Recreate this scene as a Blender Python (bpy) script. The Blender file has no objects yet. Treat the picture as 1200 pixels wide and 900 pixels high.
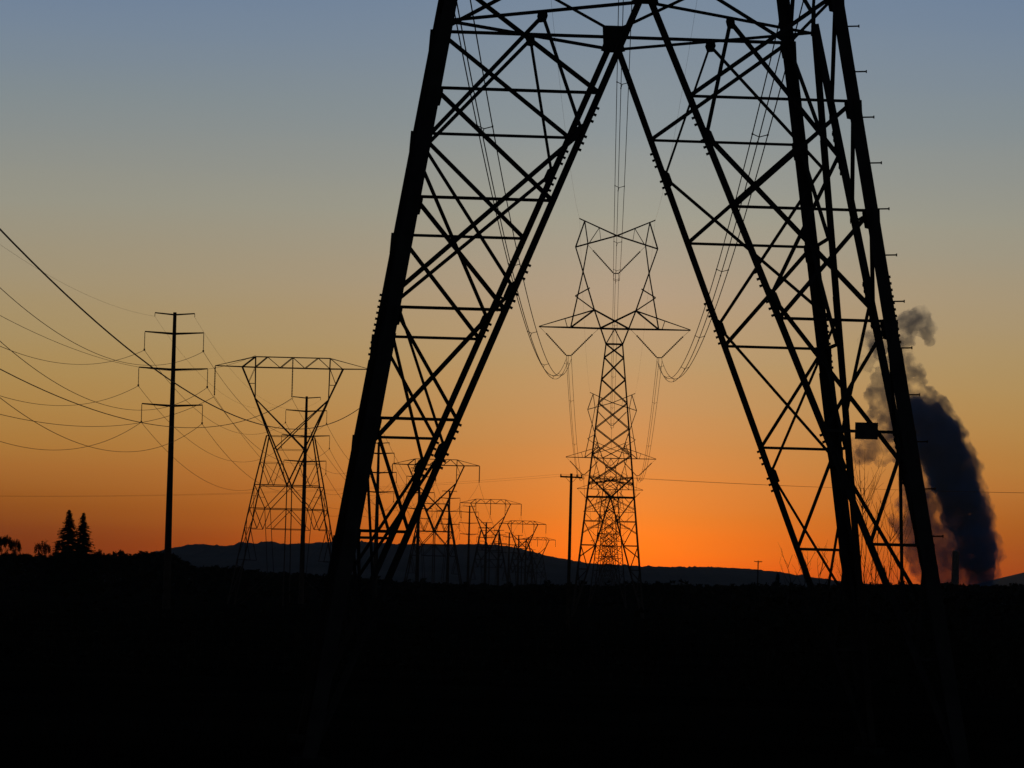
import bpy, bmesh, math, random
from mathutils import Vector, Matrix, noise
random.seed(7)
sc = bpy.context.scene
COL = sc.collection
V3 = Vector
GZ = -2.9                                   # ground level; the camera stands at the origin

# ------------------------------------------------------------------ materials
def mat(name, col, rough=.7, metal=0., var=.3, scale=3., bump=0., coord='Object'):
    m = bpy.data.materials.new(name); m.use_nodes = True
    nt = m.node_tree; n = nt.nodes; l = nt.links
    b = n['Principled BSDF']; b.inputs['Roughness'].default_value = rough
    b.inputs['Metallic'].default_value = metal
    b.inputs['Specular IOR Level'].default_value = .25
    tc = n.new('ShaderNodeTexCoord'); ns = n.new('ShaderNodeTexNoise')
    ns.inputs['Scale'].default_value = scale; ns.inputs['Detail'].default_value = 5
    l.new(tc.outputs[coord], ns.inputs['Vector'])
    r = n.new('ShaderNodeValToRGB'); l.new(ns.outputs['Fac'], r.inputs['Fac'])
    r.color_ramp.elements[0].position = .3; r.color_ramp.elements[1].position = .7
    r.color_ramp.elements[0].color = [c*(1-var) for c in col]+[1]
    r.color_ramp.elements[1].color = [c*(1+var) for c in col]+[1]
    l.new(r.outputs['Color'], b.inputs['Base Color'])
    if bump:
        bp = n.new('ShaderNodeBump'); bp.inputs['Strength'].default_value = bump
        l.new(ns.outputs['Fac'], bp.inputs['Height']); l.new(bp.outputs['Normal'], b.inputs['Normal'])
    return m
M_STEEL = mat('weathered_steel', (.045, .042, .042), .8, 0., .3, 2.)
M_FAR = mat('lattice_steel', (.06, .045, .04), .8, 0., .25, .3)
M_POLE = mat('weathering_steel_pole', (.05, .035, .028), .85, 0., .3, 1.)
M_WOOD = mat('creosote_wood', (.045, .032, .022), .9, 0., .4, 4.)
M_WIRE = mat('aluminium_wire', (.10, .085, .07), .7, 0., .2, 1.)
M_GLASS = mat('brown_porcelain', (.07, .035, .02), .6, 0., .2, 5.)
M_SIGN = mat('enamel_sign', (.04, .04, .04), .7, 0., .3, 9.)
M_BARK = mat('bark', (.04, .03, .022), .95, 0., .4, 8.)
M_LEAF = mat('winter_foliage', (.028, .026, .018), .95, 0., .4, .5)
M_FIR = mat('fir_needles', (.018, .024, .014), .95, 0., .4, 1.)
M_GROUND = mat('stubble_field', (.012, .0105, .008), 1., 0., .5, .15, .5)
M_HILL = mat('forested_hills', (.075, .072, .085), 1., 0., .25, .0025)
M_CONC = mat('stained_concrete', (.10, .095, .09), .95, 0., .3, .4)
M_FOOT = mat('darkened_concrete', (.03, .03, .028), 1., 0., .4, 3.)  # footing concrete, colour darkened to merge with the unlit foreground
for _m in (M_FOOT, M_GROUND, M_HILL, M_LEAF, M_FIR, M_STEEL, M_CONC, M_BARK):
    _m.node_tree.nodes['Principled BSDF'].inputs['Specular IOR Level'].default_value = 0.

# ------------------------------------------------------------------ camera model
FPX, HY, ROLL = 4968.6, 692.26, .02561
pitch = math.atan((HY-450)/FPX)
cF = V3((0, math.cos(pitch), math.sin(pitch))); cR = V3((1, 0, 0)); cU = cR.cross(cF)
c_, s_ = math.cos(ROLL), math.sin(ROLL)
cR, cU = c_*cR+s_*cU, -s_*cR+c_*cU
cam = bpy.data.cameras.new('camera'); co = bpy.data.objects.new('camera', cam); COL.objects.link(co)
cam.sensor_width = 36; cam.lens = FPX/1200*36; cam.clip_start = .5; cam.clip_end = 60000
co.matrix_world = Matrix(((cR.x, cU.x, -cF.x, 0), (cR.y, cU.y, -cF.y, 0), (cR.z, cU.z, -cF.z, 0), (0, 0, 0, 1)))
sc.camera = co
def at(px, py, D):
    v = cF+cR*((px-600)/FPX)-cU*((py-450)/FPX)
    return v*(D/v.y)

# ------------------------------------------------------------------ object helpers
def link(name, bm, m, parent=None, smooth=False):
    me = bpy.data.meshes.new(name); bm.normal_update(); bm.to_mesh(me); bm.free()
    if smooth: me.shade_smooth()
    me.materials.append(m); o = bpy.data.objects.new(name, me); COL.objects.link(o)
    if parent: o.parent = parent
    return o
def thing(name, label, cat, loc=(0, 0, 0), rz=0, group=None):
    o = bpy.data.objects.new(name, None); COL.objects.link(o); o.location = loc; o.rotation_euler = (0, 0, rz)
    o.empty_display_size = 1
    return tag(o, label, cat, group)
def tag(o, label=None, cat=None, group=None, kind=None):
    for k, v in (('label', label), ('category', cat), ('group', group), ('kind', kind)):
        if v: o[k] = v
    return o
def copy_tree(o, parent=None):
    c = o.copy(); COL.objects.link(c); c.parent = parent
    for ch in o.children: copy_tree(ch, c)
    return c
def frame(d, n=None):
    d = d.normalized(); n = V3(n) if n is not None else V3((0, 0, 1))
    if abs(d.dot(n.normalized())) > .98: n = V3((1, 0, 0))
    u = d.cross(n).normalized(); return u, u.cross(d).normalized()
def prof(bm, p, q, pts0, pts1, n=None):
    p, q = V3(p), V3(q)
    if (q-p).length < 1e-4: return
    u, v = frame(q-p, n)
    a = [bm.verts.new(p+u*x+v*y) for x, y in pts0]; b = [bm.verts.new(q+u*x+v*y) for x, y in pts1]
    k = len(a)
    for i in range(k): bm.faces.new((a[i], a[(i+1) % k], b[(i+1) % k], b[i]))
    bm.faces.new(a[::-1]); bm.faces.new(b)
def bar(bm, p, q, w, n=None, w2=None):
    w2 = w2 or w
    s = lambda h: [(-h, -h), (h, -h), (h, h), (-h, h)]
    prof(bm, p, q, s(w/2), s(w2/2), n)
def ngon(bm, p, q, r0, r1, k=8):
    c = lambda r: [(r*math.cos(2*math.pi*i/k), r*math.sin(2*math.pi*i/k)) for i in range(k)]
    prof(bm, p, q, c(r0), c(r1))
def angle_iron(bm, p, q, w, t, n, dep=None):
    dep = dep or w; h = w/2
    s = [(-h, 0), (h, 0), (h, t), (-h+t, t), (-h+t, dep), (-h, dep)]
    prof(bm, p, q, s, s, n)
def plate(bm, pts, n, t):
    n = V3(n).normalized()*t/2
    a = [bm.verts.new(V3(p)-n) for p in pts]; b = [bm.verts.new(V3(p)+n) for p in pts]
    k = len(a)
    for i in range(k): bm.faces.new((a[i], a[(i+1) % k], b[(i+1) % k], b[i]))
    bm.faces.new(a[::-1]); bm.faces.new(b)
def comb(bm, p, dv, side, n, offs, x0, x1, w, t=.03):
    """one toothed strip: the bolt heads along an edge"""
    pts = [p+dv*(offs[0]-w)+side*x0]
    for k in offs:
        pts += [p+dv*(k-w/2)+side*(x0+.012), p+dv*(k-w/2)+side*x1, p+dv*(k+w/2)+side*x1, p+dv*(k+w/2)+side*(x0+.012)]
    pts += [p+dv*(offs[-1]+w)+side*x0]
    plate(bm, pts, n, t)
def one(name, m, parent, fn):
    bm = bmesh.new(); fn(bm); return link(name, bm, m, parent)
def string_mesh(p, q, r, parent, core=.35, n=None):
    """disc insulator string, one lathe-like mesh"""
    p, q = V3(p), V3(q); L = (q-p).length; n = n or max(6, int(L/.22)); bm = bmesh.new()
    ngon(bm, p, q, r*core, r*core, 6)
    for i in range(n):
        a = p.lerp(q, (i+.3)/n); b = p.lerp(q, (i+.72)/n); ngon(bm, a, b, r, r*.55, 8)
    return link('insulator_string', bm, M_GLASS, parent)

# ------------------------------------------------------------------ the near tower
TX, TD, TROT, TT, TH, TF = 1.94057, 76.26372, .05809, .16127, 10.48158, -2.89554
LV = [TH, 8.5851, 6.67321, 4.7581, 2.85446, .94088, -.97]
JV = [7.88458, 5.10713, 2.33814, -.43]
near = thing('transmission_tower', 'huge black lattice steel tower straddling the middle, its four legs filling the foreground',
             'transmission tower', (TX, TD, TF), TROT)
Z0 = -TF                                    # local z = world z + Z0
def MC(sx, sy, z):
    h = 5-TT*z; return V3((sx*h, sy*h, z+Z0))
def apex(face):
    h = 5-TT*TH
    return V3({'N': (0, -h), 'F': (0, h), 'L': (-h, 0), 'R': (h, 0)}[face]+(TH+Z0,))
def VP(face, sx, sy, z):
    a = apex(face); b = MC(sx, sy, TF); t = (z-TF)/(TH-TF); return b.lerp(a, t)
NRM = {'N': V3((0, -1, 0)), 'F': V3((0, 1, 0)), 'L': V3((-1, 0, 0)), 'R': V3((1, 0, 0))}
WZ = 24.0                                   # waist
def leg_L(bm, p, q, sx, sy, w, t):
    """angle section whose corner points outward"""
    d = (V3(q)-V3(p)).normalized(); u = V3((-sx, 0, 0)); v = V3((0, -sy, 0))
    pr = [(0, 0), (w, 0), (w, t), (t, t), (t, w), (0, w)]
    off = -(u+v)*w*.5
    a = [bm.verts.new(V3(p)+off+u*x+v*y) for x, y in pr]; b = [bm.verts.new(V3(q)+off+u*x+v*y) for x, y in pr]
    k = 6
    for i in range(k): bm.faces.new((a[i], a[(i+1) % k], b[(i+1) % k], b[i]))
    bm.faces.new(a[::-1]); bm.faces.new(b); bmesh.ops.recalc_face_normals(bm, faces=bm.faces)
for sx in (-1, 1):
    for sy in (-1, 1):
        bm = bmesh.new()
        leg_L(bm, MC(sx, sy, TF), MC(sx, sy, 4.3), sx, sy, .25, .03)
        leg_L(bm, MC(sx, sy, 4.3), MC(sx, sy, WZ), sx, sy, .225, .028)
        lg = link('leg', bm, M_STEEL, near)
        dvl = (MC(sx, sy, 6)-MC(sx, sy, 4)).normalized(); sdl = V3((sx, 0, 0)); sdl = (sdl-dvl*sdl.dot(dvl)).normalized()
        one('bolt_row', M_STEEL, lg, lambda bm: comb(bm, MC(sx, sy, 4.95), dvl, sdl, (0, 1, 0), [(k-5)*.115 for k in range(11)], .085, .15, .045))
        bm = bmesh.new()                     # concrete footing
        ngon(bm, MC(sx, sy, TF)-V3((0, 0, .5)), MC(sx, sy, TF)+V3((0, 0, .05)), .32, .30, 16)
        link('footing', bm, M_FOOT, near)
        # step bolts only on the near right leg
        if (sx, sy) == (1, -1):
            z = .3; k = 0
            while z < 14:
                p = MC(1, -1, z)+V3((.10, -.10, 0)); dirx = V3((1, -.2, .03)).normalized()
                bm = bmesh.new(); ngon(bm, p, p+dirx*.19, .014, .014, 6); ngon(bm, p+dirx*.19, p+dirx*.21, .028, .028, 6)
                link('step_bolt', bm, M_STEEL, lg); z += .80
# face V members, bracing
for face, sgn in (('N', -1), ('F', 1), ('L', -1), ('R', 1)):
    n = NRM[face]
    for s in (-1, 1):
        sx, sy = (s, sgn) if face in 'NF' else (sgn, s)
        hub = apex(face)
        top = VP(face, sx, sy, TH-.12)
        one('inner_leg', M_STEEL, near, lambda bm: angle_iron(bm, VP(face, sx, sy, TF+.1), top, .118, .018, n))
        for k in range(1, 7):
            a, b = MC(sx, sy, LV[k]), VP(face, sx, sy, LV[k])
            one('horizontal_strut', M_STEEL, near, lambda bm: angle_iron(bm, a+n*.03, b+n*.03, .052, .01, n))
            a = MC(sx, sy, LV[k-1]); b = VP(face, sx, sy, LV[k]); a = a.lerp(b, .02)
            w = .075 if k < 4 else .06
            one('diagonal_brace', M_STEEL, near, lambda bm: angle_iron(bm, a-n*.03, b-n*.03, w, .012, n))
    # main horizontal at apex level, gusset plate
    c = apex(face); t = V3((-n.y, n.x, 0)); h = 5-TT*TH; up = V3((0, 0, 1))
    one('main_strut', M_STEEL, near, lambda bm: angle_iron(bm, c-t*h+n*.02, c+t*h+n*.02, .065, .014, n))
    one('gusset_plate', M_STEEL, near, lambda bm: plate(bm, [c+t*x*1+up*y+n*.05 for x, y in
        ((-.21, .22), (-.19, -.12), (-.23, -.26), (-.12, -.29), (.12, -.29), (.23, -.26), (.19, -.12), (.21, .22))], n, .03))
    # K bracing above the apex level
    zk = 12.35; hk = 5-TT*zk; kc = c.copy(); kc.z = zk+Z0; kc = V3((n.x*hk, n.y*hk, zk+Z0))
    for s in (-1, 1):
        a = c+t*s*h; b = kc
        one('upper_brace', M_STEEL, near, lambda bm: angle_iron(bm, a, b, .07, .013, n))
        m = a.lerp(b, .5)
        one('upper_brace', M_STEEL, near, lambda bm: angle_iron(bm, c+up*.15+t*s*.1, m, .055, .012, n))
        m2 = (c+t*s*h).lerp(V3((0, 0, 0)), 0)
    # small gussets where bracing meets the legs (they stick out of the silhouette)
    for s in (-1, 1):
        sx, sy = (s, sgn) if face in 'NF' else (sgn, s)
        out = t*(1 if t.dot(V3((sx, sy, 0))) > 0 else -1)
        for k in range(0, 6):
            p = MC(sx, sy, LV[k])
            one('leg_gusset', M_STEEL, near, lambda bm: plate(bm, [p+out*.15+up*.03, p+out*.175-up*.36, p-out*.10-up*.30,
                p-out*.15-up*.05, p-out*.15+up*.03], n, .02))
# plan bracing diamond at apex level
zD = TH-.27
def mid(fa, fb):
    a, b = apex(fa), apex(fb); a.z = b.z = zD+Z0; return a, b, (a+b)/2
tri = {}
for fa, fb, sx, sy in (('N', 'L', -1, -1), ('N', 'R', 1, -1), ('F', 'L', -1, 1), ('F', 'R', 1, 1)):
    a, b, m = mid(fa, fb); n = V3((sx, sy, 0)).normalized()
    one('plan_brace', M_STEEL, near, lambda bm: angle_iron(bm, a, b, .055, .012, V3((0, 0, 1))))
    xf = 'N' if sy < 0 else 'F'; yf = 'L' if sx < 0 else 'R'
    up = V3((0, 0, 1)); t = (b-a).normalized()
    def node(f, j): return VP(f, sx, sy, JV[j])
    # from the diamond to the first nodes of both inner legs
    for f in (xf, yf):
        q = node(f, 0)
        one('cross_brace', M_STEEL, near, lambda bm: angle_iron(bm, m-up*.05, q, (.085 if f == yf else .07) if sy < 0 else (.06 if f == yf else .045), .013, n, .035))
    one('gusset_plate', M_STEEL, near, lambda bm: plate(bm, [m+t*x+up*y+n*.02 for x, y in ((-.09, .04), (-.12, -.06), (-.07, -.17), (.07, -.17), (.12, -.06), (.09, .04))], n, .02))
    for j in range(3):
        thick = (.09, .075, .06)[j] if sy < 0 else (.06, .055, .05)[j]
        one('cross_brace', M_STEEL, near, lambda bm: angle_iron(bm, node(xf, j)+n*.03, node(yf, j+1)+n*.03, thick, .013, n, .035))
        one('cross_brace', M_STEEL, near, lambda bm: angle_iron(bm, node(yf, j)-n*.03, node(xf, j+1)-n*.03, .065 if j == 0 else .055, .013, n, .035))
    for f in (xf, yf):
        for j in range(4):
            q = node(f, j); dv = (apex(f)-MC(sx, sy, TF)).normalized()
            g = link('node_gusset', (lambda bm: (plate(bm, [q+dv*.20+n*.04, q-dv*.20+n*.04,
                 q-dv*.12+(MC(sx, sy, JV[j])-q).normalized()*.10+n*.04, q+dv*.10+(MC(sx, sy, JV[j])-q).normalized()*.10+n*.04], n, .02), bm)[1])(bmesh.new()), M_STEEL, near)
            bm = bmesh.new(); nf = NRM[f]; side = dv.cross(nf)
            if side.dot(MC(sx, sy, JV[j])-q) > 0: side = -side
            comb(bm, q, dv, side, nf, [k*.115 for k in (-2.6, -1.5, -.4, 2.2, 3.3, 4.4)], .045, .105, .045)
            link('bolt_row', bm, M_STEEL, g)
# sign plate on the near face, right leg
c = MC(1, -1, LV[4]).lerp(VP('N', 1, -1, LV[4]), .50)+V3((0, -.09, 0))
bm = bmesh.new(); plate(bm, [c+V3((x, 0, z)) for x, z in ((-.195, -.135), (.195, -.135), (.195, .15), (-.195, .15))], (0, 1, 0), .012)
sg = link('sign_plate', bm, M_SIGN, near)
one('sign_bracket', M_STEEL, sg, lambda bm: bar(bm, c+V3((-.15, .04, 0)), c+V3((.15, .04, 0)), .05))
# body above the apex bay, up to the waist
def lattice_body(bm, parts, z0, hw, wb, wd):
    """X bracing on four faces between the listed (local) heights"""
    for z1, z2 in parts:
        h1, h2 = hw(z1), hw(z2)
        for sx, sy, ex, ey in ((-1, -1, 1, -1), (-1, 1, 1, 1), (-1, -1, -1, 1), (1, -1, 1, 1)):
            a, b = V3((sx*h1, sy*h1, z1)), V3((ex*h1, ey*h1, z1)); c2, d = V3((sx*h2, sy*h2, z2)), V3((ex*h2, ey*h2, z2))
            bar(bm, a, d, wb); bar(bm, b, c2, wb)
            if wd: bar(bm, c2, d, wd)
nz = [12.35+(24-12.35)*(1-(1-i/6)**1.15) for i in range(7)]
bm = bmesh.new(); lattice_body(bm, [(a+Z0, b+Z0) for a, b in zip(nz[:-1], nz[1:])], 0, lambda z: 5-TT*(z-Z0), .06, .05)
link('upper_bracing', bm, M_STEEL, near)

# ------------------------------------------------------------------ delta head shared by the middle row
def delta_head(root, zw, hw, w, m, rs=.07, detail=True):
    """zw: waist height (local); everything hung on the axis of root. Returns conductor points."""
    def P(x, dz, y=0): return V3((x, y, zw+dz))
    d0 = hw*.85
    wf = bmesh.new(); hn = hw
    for y in (-d0, d0):
        for s in (-1, 1):
            bar(wf, P(s*hw, 0, y), P(s*2.45, 4.0, y*.75), w)                 # inner frame chord, waist to shoulder
            bar(wf, P(s*2.45, 4.0, y*.75), P(s*3.9, 8.5, y*.45), w)
            bar(wf, P(s*3.9, 8.5, y*.45), P(s*4.85, 11.4, y*.35), w)
            bar(wf, P(s*5.2, 1.85, y*.8), P(s*3.9, 8.5, y*.45), w)           # outer chord, arm to crossing
            bar(wf, P(s*3.9, 8.5, y*.45), P(s*3.4, 11.8, y*.35), w)
            bar(wf, P(s*3.4, 11.8, y*.35), P(s*3.85, 14.5, 0), w)
            bar(wf, P(s*4.85, 11.4, y*.35), P(s*3.85, 14.5, 0), w)
            bar(wf, P(s*2.45, 4.0, y*.75), P(s*4.75, 5.6, y*.6), w*.6); bar(wf, P(s*4.75, 5.6, y*.6), P(s*3.05, 6.6, y*.6), w*.6)
        bar(wf, P(-hw, 0, y), P(hw, 0, y), w); bar(wf, P(0, 1.8, y), P(-hw, 0, y), w*.6); bar(wf, P(0, 1.8, y), P(hw, 0, y), w*.6)
    link('window_frame', wf, m, root)
    br = bmesh.new()
    for y in (-.32*d0, .32*d0):
        for s in (-1, 1):
            bar(br, P(s*4.5, 14.8, 0), P(0, 12.85, y), w); bar(br, P(0, 12.85, y), P(s*4.85, 11.4, y), w)
            bar(br, P(s*2.1, 13.75, y*.5), P(s*3.3, 11.85, y), w*.5); bar(br, P(s*2.1, 13.75, y*.5), P(s*1.9, 12.3, y), w*.4)
    link('bridge', br, m, root)
    for s in (-1, 1):
        ca = bmesh.new()
        for y in (-d0, d0):
            bar(ca, P(0, 1.8, y), P(s*5.2, 1.85, y*.8), w); bar(ca, P(s*5.2, 1.85, y*.8), P(s*8.95, 1.85, 0), w)
            bar(ca, P(s*2.45, 4.0, y*.75), P(s*8.95, 1.9, 0), w*.7); bar(ca, P(s*2.45, 4.0, y*.75), P(s*5.2, 1.85, y*.8), w)
            bar(ca, P(s*2.45, 4.0, y*.75), P(-s*1.7, 1.85, y), w)
            bar(ca, P(s*1.0, 1.8, y), P(s*2.4, 1.8, -y), w*.5); bar(ca, P(s*2.4, 1.8, y), P(s*4, 1.8, -y*.8), w*.5)
            bar(ca, P(s*5.9, 2.85, y*.3), P(s*5.6, 1.9, y*.6), w*.45)
        link('crossarm', ca, m, root)
    pts = []
    for cx, dz, hx, hz in ((-5.35, -1.55, 2.7, 2.65), (5.35, -1.55, 2.7, 2.65), (0, 8.3, 2.75, 2.75)):
        for s in (-1, 1):
            # thin link, then the insulators of the V
            a = V3((cx+s*(hx+.75), 0, zw+dz+hz+.8)); b = V3((cx+s*(hx+.05), 0, zw+dz+hz)); e = V3((cx+s*.32, 0, zw+dz+.12))
            if cx and s*cx > 0: a = V3((cx+s*3.55, 0, zw+1.85))
            elif cx: a = V3((cx-(1 if cx > 0 else -1)*3.5, 0, zw+1.8))
            else: a = V3((s*3.55, 0, zw+11.85))
            st = string_mesh(b, e, rs, root, .45)
            lk = bmesh.new(); bar(lk, a, b, .035); link('hanger_link', lk, M_WIRE, st)
        yk = bmesh.new(); plate(yk, [V3((cx+x, 0, zw+dz+z)) for x, z in ((-.36, .14), (.36, .14), (.30, .02), (-.30, .02))], (0, 1, 0), .06)
        for x, z in BUN: bar(yk, V3((cx+x*.9, 0, zw+dz+.05)), V3((cx+x, 0, zw+dz+z-.35)), .05)
        link('yoke_plate', yk, M_STEEL, root)
        pts.append(V3((cx, 0, zw+dz-.35)))
    pts += [V3((-4.45, 0, zw+14.7)), V3((4.45, 0, zw+14.7))]
    return pts
BUN = [(-.27, .10), (-.06, -.22), (.33, .08)]
pn = delta_head(near, WZ+Z0, 5-TT*WZ, .11, M_STEEL, .10)
def world_pts(root, pts):
    mw = Matrix.Translation(root.location) @ Matrix.Rotation(root.rotation_euler.z, 4, 'Z')
    return [mw @ p for p in pts]
row = [world_pts(near, pn)]

# ------------------------------------------------------------------ the middle row behind it
def delta_tower(loc, rz, zw, label, w, rs, detail):
    """body with split legs below the K node; local z=0 is the ground"""
    root = thing('transmission_tower', label, 'transmission tower', loc, rz, 'delta lattice towers in the middle row')
    hw = lambda z: .98+.1005*(zw-z)
    zh = max(zw*.44, 11.5)
    for sx in (-1, 1):
        for sy in (-1, 1):
            one('leg', M_FAR, root, lambda bm: bar(bm, (sx*hw(0), sy*hw(0), -.2), (sx*hw(zw), sy*hw(zw), zw), w*1.5, (0, 1, 0), w*1.1))
    bm = bmesh.new(); zs = [zw, zw-1.6]; st = 2.6
    while zs[-1]-st > zh+1.5: zs.append(zs[-1]-st); st *= 1.07
    zs.append(zh+2.4)
    lattice_body(bm, list(zip(zs[1:], zs[:-1])), 0, hw, w*.75, 0)
    for sgn in (-1, 1):
        for ax in (0, 1):
            def F(x, z): h = hw(z); return V3((x, sgn*h, z)) if ax == 0 else V3((sgn*h, x, z))
            for s in (-1, 1):
                bar(bm, F(s*hw(zh+2.4), zh+2.4), F(0, zh), w*.8)
                bar(bm, F(0, zh+2.4), F(s*hw(zh)*.5, zh+1.2), w*.5)
    link('body_bracing', bm, M_FAR, root)
    for ax in (0, 1):
        for sgn in (-1, 1):
            def F(x, z): h = hw(z); return V3((x, sgn*h, z)) if ax == 0 else V3((sgn*h, x, z))
            one('waist_strut', M_FAR, root, lambda bm: bar(bm, F(-hw(zh), zh), F(hw(zh), zh), w))
            lb = bmesh.new(); N = 5
            for s in (-1, 1):
                foot = F(s*hw(0)*.97, 0); top = F(0, zh); bar(lb, foot, top, w*.9)
                inn = lambda z: foot.lerp(top, z/zh)
                for k in range(N):
                    z1 = zh*(1-k/N); z2 = zh*(1-(k+1)/N)
                    bar(lb, F(s*hw(z1), z1), inn(z2) if k < N-1 else foot, w*.6)
                    bar(lb, inn(z2), F(s*hw(z2), z2), w*.6) if k < N-1 else None
                    zm = (z1+z2)/2; bar(lb, inn(z1), F(s*hw(zm), zm), w*.5)
            link('leg_bracing', lb, M_FAR, root)
    pts = delta_head(root, zw, .98, w, M_FAR, rs)
    return world_pts(root, pts)
RB = .0236
for D, zc, w, nm in ((500, 31.2, .13, 'tall lattice tower with V shaped insulators, framed by the near tower legs'),
                 (840, 26.7, .125, 'second lattice tower of the middle row, its arms crossing the tall framed tower'),
                 (1150, 28.1, .14, 'third lattice tower of the middle row, seen through the legs of the tall framed tower'),
                 (1460, 27.9, .15, 'fourth lattice tower of the middle row, tangled behind the third one'),
                 (1790, 27.5, .16, 'fifth lattice tower of the middle row, small behind the fourth'),
                 (2130, 26, .18, 'sixth lattice tower of the middle row, low over the hill crest'),
                 (2500, 22.7, .2, 'farthest lattice tower of the middle row, its arms just above the hill crest')):
    x = 11.96+(D-500)*RB
    row.append(delta_tower((x, D, GZ), -RB, zc-1.8-GZ, nm, w, .13 if D < 600 else .15, D < 900))

# ------------------------------------------------------------------ wires
def wire_bm(bm, a, b, sag, r, n=56, k=4):
    prev = None; a, b = V3(a), V3(b)
    d = (b-a).normalized(); side = d.cross(V3((0, 0, 1))).normalized(); up = side.cross(d)
    for i in range(n+1):
        t = i/n; p = a.lerp(b, t)-V3((0, 0, 4*sag*t*(1-t)))
        ring = [bm.verts.new(p+side*r*math.cos(2*math.pi*j/k+.785)+up*r*math.sin(2*math.pi*j/k+.785)) for j in range(k)]
        if prev:
            for j in range(k): bm.faces.new((prev[j], prev[(j+1) % k], ring[(j+1) % k], ring[j]))
        prev = ring
def single_wire(a, b, sag, r, label, group, name='power_line', cat='power line'):
    bm = bmesh.new(); wire_bm(bm, a, b, sag, r); return tag(link(name, bm, M_WIRE), label, cat, group)
names = ['left', 'right', 'centre', 'left overhead', 'right overhead']
WG = 'conductors of the middle row'
for i in range(len(row)-1):
    A, B = row[i], row[i+1]; L = (B[0]-A[0]).length
    if i == 0:                               # matched to the photograph
        A = [V3((-3.35, 76.3, 22.3)), V3((6.65, 76.6, 22.3)), A[2], A[3], A[4]]
        A[0] = row[0][0]; A[1] = row[0][1]
    for c in range(5):
        where = 'between the near tower and the tall framed tower' if i == 0 else 'behind the tall framed tower, reaching tower %s of its row' % ('one two three four five six seven eight'.split()[i+1])
        sag = {0: (8.2, 8.2, 8.6, 5, 5)}.get(i, (L*L/22000.,)*3+(L*L/36000.,)*2)[c]
        if c < 3 and i < 2:
            root = thing('conductor_bundle', '%s bundle of sagging wires %s' % (names[c], where), 'power line', A[c], 0, WG)
            for ox, oz in BUN:
                bm = bmesh.new(); o = V3((ox, 0, oz)); wire_bm(bm, o, B[c]-A[c]+o, sag, .026 if i == 0 else .03, 90)
                link('wire', bm, M_WIRE, root)
            nsp = 8 if i == 0 else 5
            for k in range(1, nsp+1):
                t = (k-.35)/nsp; p = (B[c]-A[c])*t-V3((0, 0, 4*sag*t*(1-t)))
                bm = bmesh.new(); q = [p+V3((ox, 0, oz)) for ox, oz in BUN]
                cen = (q[0]+q[1]+q[2])/3
                for j in range(3): bar(bm, q[j], cen, .035); bar(bm, q[j]-V3((0, .12, 0)), q[j]+V3((0, .12, 0)), .06)
                link('spacer', bm, M_WIRE, root)
        elif c < 3 or i < 3:
            if i > 4: continue
            single_wire(A[c], B[c], sag, .008 if c > 2 else .035, '%s wire %s' % (names[c], where), WG)

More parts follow.
